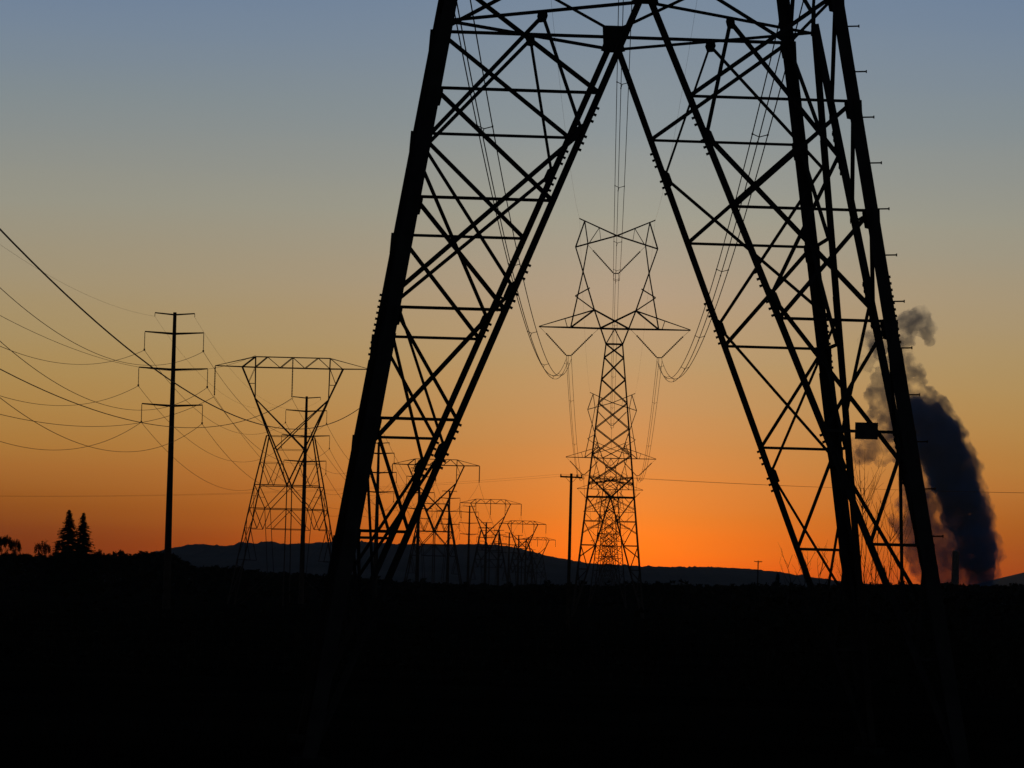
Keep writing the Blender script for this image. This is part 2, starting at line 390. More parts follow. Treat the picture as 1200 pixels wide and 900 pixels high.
# ------------------------------------------------------------------ flat crossbeam towers
def flat_proto(label, w):
    root = thing('crossbeam_tower', label, 'transmission tower', (0, 0, 0), 0, 'crossbeam lattice towers in the left row')
    g = -GZ
    def P(x, z, y=0): return V3((x, y, z+g))
    dp = lambda z: .35+(26.9-z)*.333 if z > 14.6 else 4.45+(14.6-z)*.08
    hx = lambda z: 3.25+(21.6-z)*.19
    for sx in (-1, 1):
        for sy in (-1, 1):
            one('leg', M_FAR, root, lambda bm: (bar(bm, P(sx*hx(-3.0), -3.0, sy*dp(-3.0)), P(sx*hx(14.6), 14.6, sy*dp(14.6)), w*1.4),
                                               bar(bm, P(sx*hx(14.6), 14.6, sy*dp(14.6)), P(sx*hx(21.6), 21.6, sy*dp(21.6)), w*1.4)))
    bm = bmesh.new()
    for sy in (-1, 1):
        for s in (-1, 1):
            bar(bm, P(s*7.15, 31.3, sy*.7), P(s*5.2, 26.9, sy*.35), w*1.5); bar(bm, P(s*5.2, 26.9, sy*.35), P(0, 14.6, sy*4.45), w*1.5)
            bar(bm, P(s*5.2, 26.9, sy*.35), P(-s*2.15, 19.7, sy*2.7), w*1.2)
            bar(bm, P(s*5.3, 32.8, sy*.6), P(s*5.2, 26.9, sy*.35), w*.9)
            bar(bm, P(s*5.3, 31.3, sy*.6), P(s*6.2, 29.1, sy*.5), w*.5); bar(bm, P(s*5.3, 29, sy*.5), P(s*6.1, 29, sy*.5), w*.5)
            bar(bm, P(s*4.6, 25.5, sy*.8), P(s*3.3, 22.0, 0), w*.5)
            bar(bm, P(s*hx(17.8), 17.8, sy*dp(17.8)), P(s*1.5, 17.8, sy*dp(17.8)), w*.5)
            bar(bm, P(s*hx(17.8), 17.8, sy*dp(17.8)), P(s*2.6, 14.7, sy*dp(14.7)), w*.6); bar(bm, P(s*2.6, 14.7, sy*4.4), P(s*1.4, 18.1, sy*3.2), w*.6)
        bar(bm, P(-3.25, 21.6, sy*2.1), P(3.25, 21.6, sy*2.1), w*.7)
        bar(bm, P(-2.2, 19.7, sy*2.7), P(2.2, 19.7, sy*2.7), w*.5)
    for z in (21.6, 17.8):
        for s in (-1, 1): bar(bm, P(s*hx(z), z, -dp(z)), P(s*hx(z), z, dp(z)), w*.6)
    link('y_frame', bm, M_FAR, root)
    bm = bmesh.new()
    for sy in (-1, 1):
        bar(bm, P(-hx(14.6), 14.6, sy*4.45), P(hx(14.6), 14.6, sy*4.45), w*1.2)
        lv = [14.6, 11.3, 8.45, 5.4, 2.0, -2.9]
        bar(bm, P(-.0, 14.6, sy*4.45), P(-.0, -2.9, sy*dp(-2.9)), w*1.3)
        for s in (-1, 1):
            q = P(s*3.0, 11.3, sy*dp(11.3))
            bar(bm, P(s*hx(14.6), 14.6, sy*4.45), q, w); bar(bm, P(0, 14.6, sy*4.45), q, w)
            bar(bm, P(s*hx(11.3), 11.3, sy*dp(11.3)), P(0, 11.3, sy*dp(11.3)), w)
            q2 = P(s*4.0, 8.45, sy*dp(8.45)); bar(bm, P(s*hx(11.3), 11.3, sy*dp(11.3)), q2, w); bar(bm, q, q2, w*.8)
            bar(bm, q2, P(s*hx(8.45), 8.45, sy*dp(8.45)), w*.8); bar(bm, q, P(s*2.3, 2, sy*dp(2)), w*.8)
            bar(bm, P(0, 11.3, sy*dp(11.3)), P(s*2.7, 8.45, sy*dp(8.45)), w*.8); bar(bm, P(0, 8.45, sy*dp(8.45)), P(s*2.7, 8.45, sy*dp(8.45)), w*.8)
            bar(bm, P(s*hx(8.45), 8.45, sy*dp(8.45)), P(s*4.8, 4, sy*dp(4)), w*.8); bar(bm, P(s*4.8, 4, sy*dp(4)), P(s*hx(4), 4, sy*dp(4)), w*.7)
            bar(bm, P(s*2.3, 2, sy*dp(2)), P(s*hx(-2.9)*.97, -2.9, sy*dp(-2.9)), w*.8)
            bar(bm, P(s*hx(13), 13, sy*dp(13)), P(s*3.75, 13, sy*dp(13)), w*.5)
    for s in (-1, 1):
        for z1, z2 in ((14.6, 10), (10, 4.5), (4.5, -2.5)):
            bar(bm, P(s*hx(z1), z1, -dp(z1)), P(s*hx(z2), z2, dp(z2)), w*.7); bar(bm, P(s*hx(z1), z1, dp(z1)), P(s*hx(z2), z2, -dp(z2)), w*.7)
    link('body_bracing', bm, M_FAR, root)
    bm = bmesh.new()
    for sy in (-1, 1):
        y = sy*.65
        bar(bm, P(-11, 31.4, 0), P(-5.3, 31.3, y), w*1.3); bar(bm, P(-5.3, 31.3, y), P(5.3, 31.3, y), w*1.2); bar(bm, P(5.3, 31.3, y), P(11, 31.4, 0), w*1.3)
        bar(bm, P(-5.3, 32.8, y), P(5.3, 32.8, y), w*.8)
        for s in (-1, 1):
            bar(bm, P(s*11, 31.4, 0), P(s*5.3, 32.8, y), w*.7); bar(bm, P(s*7.15, 31.3, y), P(s*5.3, 32.8, y), w*1.1)
            for a, b, ww in ((5.3, 3.6, 1), (3.6, 1.75, .8), (1.75, 0, .9)):
                bar(bm, P(s*a, 31.3 if a != 3.6 else 32.8, y), P(s*b, 32.8 if b != 1.75 else 31.3, y), w*ww) if a != 1.75 else bar(bm, P(s*1.75, 31.3, y), P(0, 32.8, y), w*ww)
    link('crossbeam', bm, M_FAR, root)
    for x in (-11, 0, 11):
        string_mesh(P(x, 32.7 if x == 0 else 31.3), P(x, 27.15), .13 if w < .15 else .2, root, .5)
    return root
ORD = ['first', 'second', 'third', 'fourth', 'fifth', 'sixth', 'seventh', 'eighth', 'ninth', 'tenth', 'eleventh', 'twelfth']
FL = [(343, 431, 600), (511, 545, 1070), (575, 590, 1518), (612.5, 614, 1990), (630, 632.5, 2600)]
LABF = ['large crossbeam lattice tower with hanging insulators, left of the near tower',
        'second crossbeam tower of the left row, seen through the left leg of the near tower',
        'third crossbeam tower of the left row, just right of the near tower left leg',
        'fourth crossbeam tower of the left row, small above the hill crest',
        'fifth and farthest crossbeam tower of the left row, faint above the sloping hill crest']
fp = None; fpts = []
for i, (px, py, D) in enumerate(FL):
    p = at(px, py, D)
    if i in (0, 1, 3):
        o = flat_proto(LABF[i], (.105, .17, .24)[(0, 1, 3).index(i)])
        proto = o
    else: o = copy_tree(proto); o['label'] = LABF[i]
    o.location = (p.x, D, GZ+p.z-31.35); o.rotation_euler.z = -.026
    mw = Matrix.Translation(o.location) @ Matrix.Rotation(-.026, 4, 'Z')
    fpts.append([mw @ V3((x, 0, 27.0-GZ)) for x in (-11, 0, 11)]+[mw @ V3((x, 0, 33.0-GZ)) for x in (-5.3, 5.3)])
FG = 'conductors of the left crossbeam row'
FN = ['left', 'centre', 'right', 'left overhead', 'right overhead']
for k, (zp, sag) in enumerate(((27, 11.6), (25.5, 10.9), (27.55, 11.5), (33, 11.))):
    e = fpts[0][k]; a = e+V3((-450*.026, -450, 0)); a.z = zp
    single_wire(a, e, sag, (.034, .042, .052, .022)[k], '%s wire sagging from the left edge to the large crossbeam tower' % FN[k], FG)
for i in range(3):
    for k in range(3):
        a, b = fpts[i][k], fpts[i+1][k]; L = (a-b).length
        single_wire(a, b, L*L/20000, .024 if i == 0 else .03, '%s wire running from the %s to the %s crossbeam tower' % (FN[k], ORD[i], ORD[i+1]), FG)

# ------------------------------------------------------------------ steel poles with four arms
def pole_proto(f):
    root = thing('steel_pole', 'x', 'power pole', (0, 0, 0), 0, 'steel power poles in the left row')
    H = 30.6-GZ
    one('shaft', M_POLE, root, lambda bm: ngon(bm, (0, 0, -.3), (0, 0, H), .44*f, .19*f, 12))
    for z, hw, drop in ((H-.15, 2.2, .35), (H-2.25, 3.25, 1.95), (H-6.2, 3.8, 1.95), (H-10.2, 3.35, 1.95)):
        bm = bmesh.new()
        for s in (-1, 1): ngon(bm, (s*.05, 0, z-.12), (s*hw, 0, z+.06), .13*f if drop > 1 else .09*f, .07*f, 8)
        arm = link('crossarm', bm, M_POLE, root)
        for s in (-1, 1):
            p = V3((s*hw, 0, z)); q = p-V3((0, 0, drop))
            if drop > 1:
                bm = bmesh.new(); ngon(bm, p, q, .035*f, .035*f, 6)
                for k in range(11): a = p.lerp(q, (k+1)/13); ngon(bm, a, a-V3((0, 0, .05)), .06*f, .045*f, 8)
                ngon(bm, q+V3((0, 0, .12)), q-V3((0, 0, .08)), .10*f, .07*f, 8); bar(bm, q-V3((0, .5, .06)), q+V3((0, .5, -.06)), .10*f)
                link('insulator', bm, M_GLASS, root)
            else: one('wire_clamp', M_POLE, arm, lambda bm: bar(bm, p, q, .06*f))
    return root
PL = [(205, 366, 466), (359.5, 464.5, 669), (444, 518, 871), (492, 548, 1059), (527, 575, 1294), (550.5, 592.6, 1528), (570, 612, 1740),
      (585, 621, 1950), (597, 624, 2170), (608, 627, 2390), (616.5, 631, 2610), (624, 644, 3000)]
LABP = ['tall dark steel pole with four crossarms, standing alone at the far left',
        'steel pole with four crossarms standing in front of the large crossbeam tower',
        'steel pole with four crossarms, partly hidden behind the thick left leg of the near tower',
        'steel pole crossed by the inner left leg of the near tower',
        'steel pole with four crossarms just right of the near tower left leg',
        'steel pole beside the third crossbeam tower',
        'seventh steel pole from the left, overlapping the third crossbeam tower']
ppts = []; pp = {}
for i, (px, py, D) in enumerate(PL):
    f = 1 if i < 2 else (1.25 if i < 6 else 1.6)
    if f not in pp: pp[f] = o = pole_proto(f)
    else: o = copy_tree(pp[f])
    p = at(px, py, D)
    o.location = (p.x, D, GZ+p.z-30.6); o.rotation_euler.z = -.0233
    o['label'] = LABP[i] if i < len(LABP) else '%s steel pole from the left, tiny against the hill crest' % ORD[i]
    mw = Matrix.Translation(o.location) @ Matrix.Rotation(-.0233, 4, 'Z'); H = 30.6-GZ
    ppts.append([mw @ V3(q) for q in ((-3.25, 0, H-4.25), (-3.8, 0, H-8.2), (-3.35, 0, H-12.2), (3.25, 0, H-4.25), (3.8, 0, H-8.2), (3.35, 0, H-12.2), (-2.2, 0, H-.5), (2.2, 0, H-.5))])
PG = 'conductors of the steel pole row'
PN = ['upper left', 'middle left', 'lower left', 'upper right', 'middle right', 'lower right', 'left overhead', 'right overhead']
for k, (zp, sag) in enumerate(((24, 5.25), (20, 5.25), (17.5, 6.0), (25, 5.5), (21, 5.9), (17.5, 6.0), (30.5, 2.75), (30.5, 2.75))):
    if k == 7: continue
    e = ppts[0][k]; a = e+V3((-202*.0233, -202, 0)); a.z = zp
    single_wire(a, e, sag, .026 if k < 6 else .009, '%s wire sagging from the left edge to the tall steel pole' % PN[k], PG)
for i in range(4):
    for k in range(8):
        if k > 5 and i > 0: continue
        a, b = ppts[i][k], ppts[i+1][k]; L = (a-b).length
        single_wire(a, b, L*L/8500, (.022, .026, .03, .034)[i] if k < 6 else .009, '%s wire sagging from the %s to the %s steel pole' % (PN[k], ORD[i], ORD[i+1]), PG)

# ------------------------------------------------------------------ wooden poles
def wood_pole(px, ytop, D, arm, label, r, name='utility_pole'):
    p = at(px, ytop, D); root = thing(name, label, 'utility pole', (p.x, D, GZ)); H = p.z-GZ
    one('shaft', M_WOOD, root, lambda bm: ngon(bm, (0, 0, -.2), (0, 0, H+.25), r*1.25, r*.85, 12))
    if arm:
        ca = one('crossarm', M_WOOD, root, lambda bm: bar(bm, (-arm, -.02, H-.02), (arm, -.02, H-.06), .12*r/.11))
        for x in (-.93*arm, .5*arm, .93*arm):
            one('pin_insulator', M_GLASS, ca, lambda bm: ngon(bm, (x, -.02, H+.02), (x, -.02, H+.2), .06*r/.11, .03*r/.11, 8))
        for s in (-1, 1): one('arm_brace', M_WOOD, ca, lambda bm: bar(bm, (0, -.08, H-.55), (s*arm*.5, -.08, H-.08), .03))
    return p
p = wood_pole(669.5, 558.5, 340, .9, 'plain wooden pole with one short crossarm left of the tall framed tower', .12)
for x, nm in ((-.84, 'front'), (.84, 'rear')):
    a = p+V3((x, 0, .18))
    single_wire(a, V3((92, 352+x, p.z+1.95)), 1.2, .011, '%s thin wire running right across the sunset from the wooden pole' % nm, 'wires of the wooden pole line')
    single_wire(a, V3((-84, 340+x, p.z-1.6)), 2.0, .007, '%s thin wire running left from the wooden pole' % nm, 'wires of the wooden pole line')
wood_pole(888.5, 658, 1100, 1.0, 'tiny wooden pole on the dark horizon right of the middle', .16)

# ------------------------------------------------------------------ ground and hills
bm = bmesh.new()
bmesh.ops.create_grid(bm, x_segments=60, y_segments=80, size=1)
for v in bm.verts:
    u, t = v.co.x, (v.co.y+1)/2
    y = -60+16000*t**2.6; x = u*(400+.45*max(y, 0)+600*t)
    d = max(0, math.hypot(x, y)-20)
    v.co = (x, y, GZ+.25*min(1, d/100)*noise.noise(V3((x/40, y/40, 0)))-(.12 if abs(x) < 12 and 60 < y < 95 else 0))
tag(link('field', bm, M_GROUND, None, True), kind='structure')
HP = [(-700, 640), (-400, 650), (-150, 655), (0, 655), (100, 654), (170, 650), (205, 641), (230, 637), (246, 638), (265, 640), (283, 635), (296, 636.5), (318, 634), (336, 637.5), (372, 635.5), (410, 633.5), (460, 636.5),
      (490, 638), (560, 637), (591, 639), (615, 643.5), (637, 650), (668, 656), (693, 660), (752, 663), (789, 664), (830, 664), (867, 665.5), (896, 668),
      (917, 670.5), (939, 674), (970, 679), (1010, 684), (1140, 687), (1165, 686), (1185, 677), (1210, 669), (1300, 664), (1500, 672), (1900, 668)]
def hp(x):
    for (a, b), (c, d) in zip(HP[:-1], HP[1:]):
        if a <= x <= c: return b+(d-b)*(x-a)/(c-a)
    return HP[-1][1]
bm = bmesh.new(); HD = 9000.; cols = []
NX = 1300
for i in range(NX+1):
    px = -700+2600*i/NX
    top = at(px, hp(px)-noise.noise(V3((px/9, 0, 0)))*1.3-max(0, noise.noise(V3((px/3.2, 3, 0))))*2.6+.4, HD)
    c = []
    for j in range(9):
        t = j/8; y = HD-2600*(1-t); e = t**1.3*(1+.15*noise.noise(V3((px/60, t*4, 5)))*(1-t)*2)
        z = (GZ-3)+(top.z-GZ+3)*e
        c.append(bm.verts.new((top.x*(1-.0*(1-t)), y, z)))
    c.append(bm.verts.new((top.x, HD+1500, top.z*.75-20))); c.append(bm.verts.new((top.x, HD+3500, GZ-30)))
    cols.append(c)
for a, b in zip(cols[:-1], cols[1:]):
    for j in range(len(a)-1): bm.faces.new((a[j], b[j], b[j+1], a[j+1]))
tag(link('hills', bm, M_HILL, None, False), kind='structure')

# ------------------------------------------------------------------ vegetation
def leaf_tri(bm, p, s):
    u = V3((random.gauss(0, 1), random.gauss(0, 1), random.gauss(0, 1))).normalized(); v = frame(u)[0]
    bm.faces.new([bm.verts.new(p+u*s*.6), bm.verts.new(p-u*s*.4+v*s*.45), bm.verts.new(p-u*s*.4-v*s*.45)])
TL = [(-60, 648), (0, 649), (35, 650), (60, 652), (130, 651), (165, 649), (190, 646), (203, 650), (212, 657), (225, 663), (280, 666), (300, 670), (400, 675), (470, 682),
      (560, 685), (700, 686), (760, 685), (850, 686.5), (920, 687), (1100, 685), (1165, 686.5), (1260, 685)]
def interp(T, x):
    for (a, b), (c, d) in zip(T[:-1], T[1:]):
        if a <= x <= c: return b+(d-b)*(x-a)/(c-a)
    return T[0][1] if x < T[0][0] else T[-1][1]
bm = bmesh.new()
px = -70.
while px < 1280:
    for rowk in range(3):
        D = 900+rowk*35+random.uniform(-12, 12)
        yt = interp(TL, px)+random.uniform(-.5, 3.5)*(1.2 if px < 210 else .8)-(random.uniform(1, 4.5) if random.random() < .12 else 0)-(random.uniform(1.5, 6) if px > 620 and rowk == 0 and random.random() < .2 else 0)
        p = at(px+random.uniform(-2, 2), yt, D); h = p.z-GZ; r = random.uniform(1.2, 2.4)
        for k in range(int(16+h*9)):
            f = random.random()**.75; z = GZ+h*f; rr = r*(1.15 if f < .75 else 1.15*(1-(f-.75)*3.3))
            a = random.uniform(0, 6.28); q = rr*random.random()**.5
            leaf_tri(bm, V3((p.x+q*math.cos(a), D+q*math.sin(a), z)), random.uniform(.7, 1.25))
    px += random.uniform(3.5, 5.5)
tag(link('hedgerow', bm, M_LEAF), 'unbroken black belt of trees and scrub along the horizon', 'treeline', None, 'stuff')
def fir(px, ytop, D, wpx, label):
    p = at(px, ytop, D); H = p.z-GZ; R = wpx/FPX*D/2
    root = thing('fir_tree', label, 'tree', (p.x, D, GZ), 0, 'pair of firs at the left')
    one('trunk', M_BARK, root, lambda bm: ngon(bm, (0, 0, -.2), (0, 0, H*.97), .28, .03, 8))
    bm = bmesh.new(); z = H*.12
    while z < H*.99:
        f = 1-z/H; L = R*(f**.95)*1.15+.05
        for k in range(11):
            a = random.uniform(0, 6.28); l = L*random.uniform(.5, 1.25); dr = -.22*l+random.uniform(-.1, .15)
            tip = V3((math.cos(a)*l, math.sin(a)*l, z+dr)); base = V3((0, 0, z+.1)); sd = V3((-math.sin(a), math.cos(a), 0))*(.26*l+.12)
            bm.faces.new([bm.verts.new(base), bm.verts.new(base.lerp(tip, .6)+sd-V3((0, 0, .15))), bm.verts.new(tip), bm.verts.new(base.lerp(tip, .6)-sd-V3((0, 0, .15)))])
            for q in range(5): leaf_tri(bm, base.lerp(tip, random.uniform(.25, 1))+V3((random.uniform(-.2, .2), random.uniform(-.2, .2), random.uniform(-.35, .05))), .22+.3*f)
        z += .42*(.5+f*.7)
    link('crown', bm, M_FIR, root)
fir(81.5, 596, 700, 76, 'taller narrow black fir of the pair at the left')
fir(98, 600, 705, 72, 'shorter black fir just right of its taller neighbour')
def broadleaf(px, ytop, D, wpx, label, dens=1., group='small bare trees near the firs'):
    p = at(px, ytop, D); H = p.z-GZ; R = wpx/FPX*D/2
    root = thing('small_tree', label, 'tree', (p.x, D, GZ), 0, group)
    tb = bmesh.new(); cb = bmesh.new()
    def grow(a, d, L, r, n):
        b = a+d*L; ngon(tb, a, b, r, r*.7, 5)
        if n == 0:
            for k in range(int(16*dens)): leaf_tri(cb, b+V3((random.gauss(0, .3), random.gauss(0, .3), random.gauss(0, .3))), .42)
            return
        for k in range(3 if n > 1 else 4):
            dd = (d+V3((random.gauss(0, .5), random.gauss(0, .5), random.gauss(.08, .3)))).normalized(); grow(b, dd, L*.72, r*.62, n-1)
    grow(V3((0, 0, -.1)), V3((0, 0, 1)), H*.36, .16, 4)
    bm_v = [v.co for v in cb.verts]; zm = max(v.z for v in bm_v); xm = max(abs(v.x) for v in bm_v)
    for b in (tb, cb):
        for v in b.verts: v.co.x *= R/xm; v.co.y *= R/xm; v.co.z *= H/zm
    link('trunk', tb, M_BARK, root); link('crown', cb, M_LEAF, root)
broadleaf(6, 626, 720, 36, 'ragged bare tree at the very left edge', 1.4)
broadleaf(17, 630, 740, 24, 'thin bare tree beside the one at the left edge')
broadleaf(50, 631, 700, 28, 'small round bare tree midway between the left edge and the firs')
broadleaf(66, 631, 710, 26, 'small bare tree touching the taller fir')
broadleaf(119, 643, 720, 36, 'low wide tree right of the two firs', 1.4)
broadleaf(140, 647, 740, 22, 'lowest bushy tree between the firs and the tall steel pole', 1.4)
for i, (x, y, w) in enumerate(((771, 679, 9), (779, 682, 8), (795, 683, 7), (912, 669, 7), (1036, 662, 8))):
    fir_l = ['dark pointed treetop right of the tall framed tower', 'rounder dark treetop just right of the pointed one', 'tiny dark treetop between the pointed one and the far pole',
             'dark pointed treetop right of the tiny wooden pole', 'dark treetop behind the right legs of the near tower'][i]
    broadleaf(x, y, 800, w, fir_l, 1.5, 'lone treetops on the horizon')
def sapling(px, ytop, D, label, n, spread=.35, whorl=False):
    p = at(px, ytop, D); H = p.z-GZ
    root = thing('sapling', label, 'tree', (p.x, D, GZ), 0, 'bare saplings behind the right legs')
    tb = bmesh.new(); pts = [V3((0, 0, -.1))]; K = 9
    for i in range(1, K+1): pts.append(V3((random.gauss(0, .03)*i/2, random.gauss(0, .03)*i/2, H*i/K)))
    for i in range(K): ngon(tb, pts[i], pts[i+1], .026*(1-i/K)+.006, .026*(1-(i+1)/K)+.006, 6)
    link('trunk', tb, M_BARK, root)
    bb = bmesh.new()
    for k in range(n):
        f = random.uniform(.25, .97) if not whorl else random.choice([random.uniform(.78, .82), random.uniform(.3, .97)])
        i = min(K-1, int(f*K)); a = pts[i].lerp(pts[i+1], f*K-i); ang = random.uniform(0, 6.28); L = H*random.uniform(.13, .24)
        d = V3((math.cos(ang)*spread*2, math.sin(ang)*spread*2, 1)).normalized()
        for s in range(3):
            b = a+d*L/3; ngon(bb, a, b, .009-.002*s, .007-.002*s, 4)
            if s: ngon(bb, b, b+(d+V3((random.gauss(0, .5), random.gauss(0, .5), .3))).normalized()*L*.28, .0045, .003, 4)
            a = b; d = (d+V3((0, 0, .35))).normalized()
    link('branches', bb, M_BARK, root)
for x, y, n, lb in ((1010, 551, 26, 'tallest bare sapling, its whorl of twigs reaching up between the right legs'), (1017, 572, 16, 'thin bare sapling right beside the tallest one'),
                    (1031, 588, 18, 'leaning bare sapling between the tallest one and the right leg'), (1045, 590, 22, 'bushy bare sapling left of the rightmost leg'),
                    (1000, 625, 14, 'short bare sapling against the inner right leg'), (962, 640, 14, 'bare sapling in the middle of the right leg opening'),
                    (929, 650, 14, 'short bare sapling left of the right leg opening'), (1052, 612, 20, 'dense bare sapling nearest the rightmost leg'),
                    (946, 655, 10, 'low bare sapling in the left part of the right leg opening'), (1024, 632, 12, 'low bare sapling under the sign plate')):
    sapling(x, y, 150+random.uniform(-6, 20), lb, n, .35, y < 560)
# rough scrub at the sapling bases
bm = bmesh.new()
for i in range(5200):
    px = random.uniform(860, 1210) if random.random() < .6 else random.uniform(-20, 1220); D = random.uniform(128, 175)
    p = at(px, 690, D); hh = random.random()**2*(3.3 if px > 900 else 2.6)
    leaf_tri(bm, V3((p.x, D, GZ+hh)), random.uniform(.12, .32))
    if i % 3 == 0:
        ngon(bm, V3((p.x, D, GZ)), V3((p.x+random.gauss(0, .25), D, GZ+.8+random.random()*2.3)), .012, .004, 3)
tag(link('scrub', bm, M_LEAF), 'low tangled scrub along the dark field edge behind the near tower', 'scrub', None, 'stuff')
# grass and stubble on the near field
bm = bmesh.new()
for i in range(16000):
    D = 26+90*random.random()**1.3; x = random.uniform(-.14, .14)*D; h = random.uniform(.05, .28)
    a = random.uniform(0, 3.14); p = V3((x, D, GZ-.15)); s = V3((math.cos(a), math.sin(a), 0))*.012
    tip = p+V3((random.gauss(0, .07), random.gauss(0, .07), h+.15)); bm.faces.new([bm.verts.new(p-s), bm.verts.new(p+s), bm.verts.new(tip)])
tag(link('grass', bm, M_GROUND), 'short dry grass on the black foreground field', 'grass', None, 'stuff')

# ------------------------------------------------------------------ factory and smoke
D = 2440; a = at(1120, 646, D); px2m = D/FPX
fac = thing('factory', 'low dark plant building with a stubby chimney at the foot of the smoke', 'building', (a.x, D, GZ))
one('chimney', M_CONC, fac, lambda bm: ngon(bm, (0, 0, 0), (0, 0, a.z-GZ), 2.4, 1.9, 20))
def boxbm(bm, x0, x1, y0, y1, z0, z1):
    vs = [bm.verts.new((x, y, z)) for x in (x0, x1) for y in (y0, y1) for z in (z0, z1)]
    for f in ((0, 1, 3, 2), (4, 6, 7, 5), (0, 4, 5, 1), (2, 3, 7, 6), (0, 2, 6, 4), (1, 5, 7, 3)): bm.faces.new([vs[i] for i in f])
one('hall', M_CONC, fac, lambda bm: boxbm(bm, -13, -2.6, -8, 14, 0, 12.2))
one('hall', M_CONC, fac, lambda bm: boxbm(bm, -21, -13.2, -6, 12, 0, 8.5))
rf = one('silo', M_CONC, fac, lambda bm: ngon(bm, (-6, -9.5, 0), (-6, -9.5, 14), 1.4, 1.4, 16))

def lumpy(name, blobs, disp, vox):
    bm = bmesh.new()
    for c, r in blobs:
        bmesh.ops.create_icosphere(bm, subdivisions=3, radius=r, matrix=Matrix.Translation(c))
    me = bpy.data.meshes.new('tmp'); bm.to_mesh(me); bm.free(); o = bpy.data.objects.new('tmp', me); COL.objects.link(o)
    r = o.modifiers.new('r', 'REMESH'); r.mode = 'VOXEL'; r.voxel_size = vox
    for sz, st in ((10., disp), (4., disp*.5), (1.8, disp*.2)):
        tx = bpy.data.textures.new('c', 'CLOUDS'); tx.noise_scale = sz; tx.noise_depth = 3
        d = o.modifiers.new('d', 'DISPLACE'); d.texture = tx; d.strength = st; d.mid_level = .5; d.texture_coords = 'LOCAL'
    dg = bpy.context.evaluated_depsgraph_get(); me2 = bpy.data.meshes.new_from_object(o.evaluated_get(dg)); me2.name = name
    bpy.data.objects.remove(o); n = bpy.data.objects.new(name, me2); COL.objects.link(n); return n
def smoke_mat(name, dens, col, lo, hi, scale):
    m = bpy.data.materials.new(name); m.use_nodes = True; nt = m.node_tree; n = nt.nodes; l = nt.links
    n.remove(n['Principled BSDF']); v = n.new('ShaderNodeVolumePrincipled'); v.inputs['Color'].default_value = (*col, 1)
    v.inputs['Anisotropy'].default_value = 0.
    tc = n.new('ShaderNodeTexCoord'); ns = n.new('ShaderNodeTexNoise'); ns.inputs['Scale'].default_value = scale; ns.inputs['Detail'].default_value = 6; ns.inputs['Roughness'].default_value = .6
    mr = n.new('ShaderNodeMapRange'); mr.inputs[1].default_value = lo; mr.inputs[2].default_value = hi; mr.inputs[3].default_value = 0; mr.inputs[4].default_value = dens
    l.new(tc.outputs['Object'], ns.inputs['Vector']); l.new(ns.outputs['Fac'], mr.inputs[0]); l.new(mr.outputs[0], v.inputs['Density'])
    l.new(v.outputs[0], n['Material Output'].inputs['Volume']); return m
SD = 2500; mpp = SD/FPX
core = [(1149, 684, 14), (1148, 668, 17), (1146, 650, 20), (1141, 632, 22), (1137, 614, 22), (1131, 596, 23), (1124, 578, 24), (1117, 560, 25), (1111, 543, 25), (1104, 526, 26), (1097, 512, 26),
        (1090, 498, 24), (1081, 488, 20), (1074, 480, 14), (1130, 650, 14), (1120, 605, 16), (1108, 560, 18), (1090, 530, 17), (1082, 505, 18), (1123, 525, 9), (1138, 560, 9), (1150, 600, 9), (1159, 640, 8)]
thin = [(1052, 430, 11), (1038, 445, 13), (1032, 462, 14), (1036, 480, 13), (1045, 470, 14), (1068, 436, 10), (1078, 442, 8), (1064, 380, 12), (1076, 374, 11), (1085, 384, 9), (1088, 396, 6), (1060, 396, 9),
        (1012, 530, 11), (1024, 525, 10), (1005, 520, 8), (1035, 536, 7), (1064, 600, 10), (1058, 616, 11), (1066, 628, 10), (1085, 610, 18), (1095, 640, 20), (1105, 665, 20), (1015, 425, 8), (1018, 400, 8), (1048, 405, 10), (1118, 500, 7), (1124, 510, 8),
        (1060, 520, 18), (1052, 500, 18), (1070, 560, 12), (1040, 385, 9), (1030, 410, 10), (1022, 490, 8), (1080, 590, 22), (1088, 625, 22), (1095, 655, 22), (1075, 610, 16), (1104, 680, 18), (1082, 570, 20), (1078, 640, 18), (1100, 640, 22), (1110, 670, 22), (1056, 412, 8), (1066, 420, 7), (1050, 422, 8), (1040, 500, 12), (1030, 510, 9), (1092, 480, 8), (1084, 465, 9), (1070, 458, 11)]
def blobs(lst, g=1.):
    return [(at(x, y, SD+random.uniform(-.35, .35)*r)-V3((0, SD, 0)), r*mpp*g) for x, y, r in lst]
sm = lumpy('smoke_plume', blobs(core, 1.12), 6.5, .8); sm.location = (0, SD, 0); sm.data.materials.append(smoke_mat('dense_steam', .26, (.11, .38, .84), .26, .60, .12))  # white steam; blue sky light is put into its volume colour
tag(sm, 'dense dark blue smoke plume leaning left from the plant at the right', 'smoke', None, 'stuff')
s2 = lumpy('smoke_wisps', blobs(thin, 1.4)+blobs(core, 1.42), 8.5, .9); s2.location = (0, SD, 0); s2.data.materials.append(smoke_mat('thin_steam', .17, (.18, .42, .82), .40, .64, .10))  # same bluish light painted into the colour, thinner steam
tag(s2, 'thin torn wisps of smoke left of and above the dense plume', 'smoke', None, 'stuff')

# ------------------------------------------------------------------ air
bm = bmesh.new(); boxbm(bm, -6000, 6000, -200, 13500, -34, 150)
m = bpy.data.materials.new('evening_air'); m.use_nodes = True; m.node_tree.nodes.remove(m.node_tree.nodes['Principled BSDF'])
v = m.node_tree.nodes.new('ShaderNodeVolumePrincipled'); v.inputs['Color'].default_value = (.62, .80, 1, 1); v.inputs['Density'].default_value = 2.0e-5; v.inputs['Anisotropy'].default_value = .4
m.node_tree.links.new(v.outputs[0], m.node_tree.nodes['Material Output'].inputs['Volume'])
tag(link('haze', bm, m), kind='stuff')

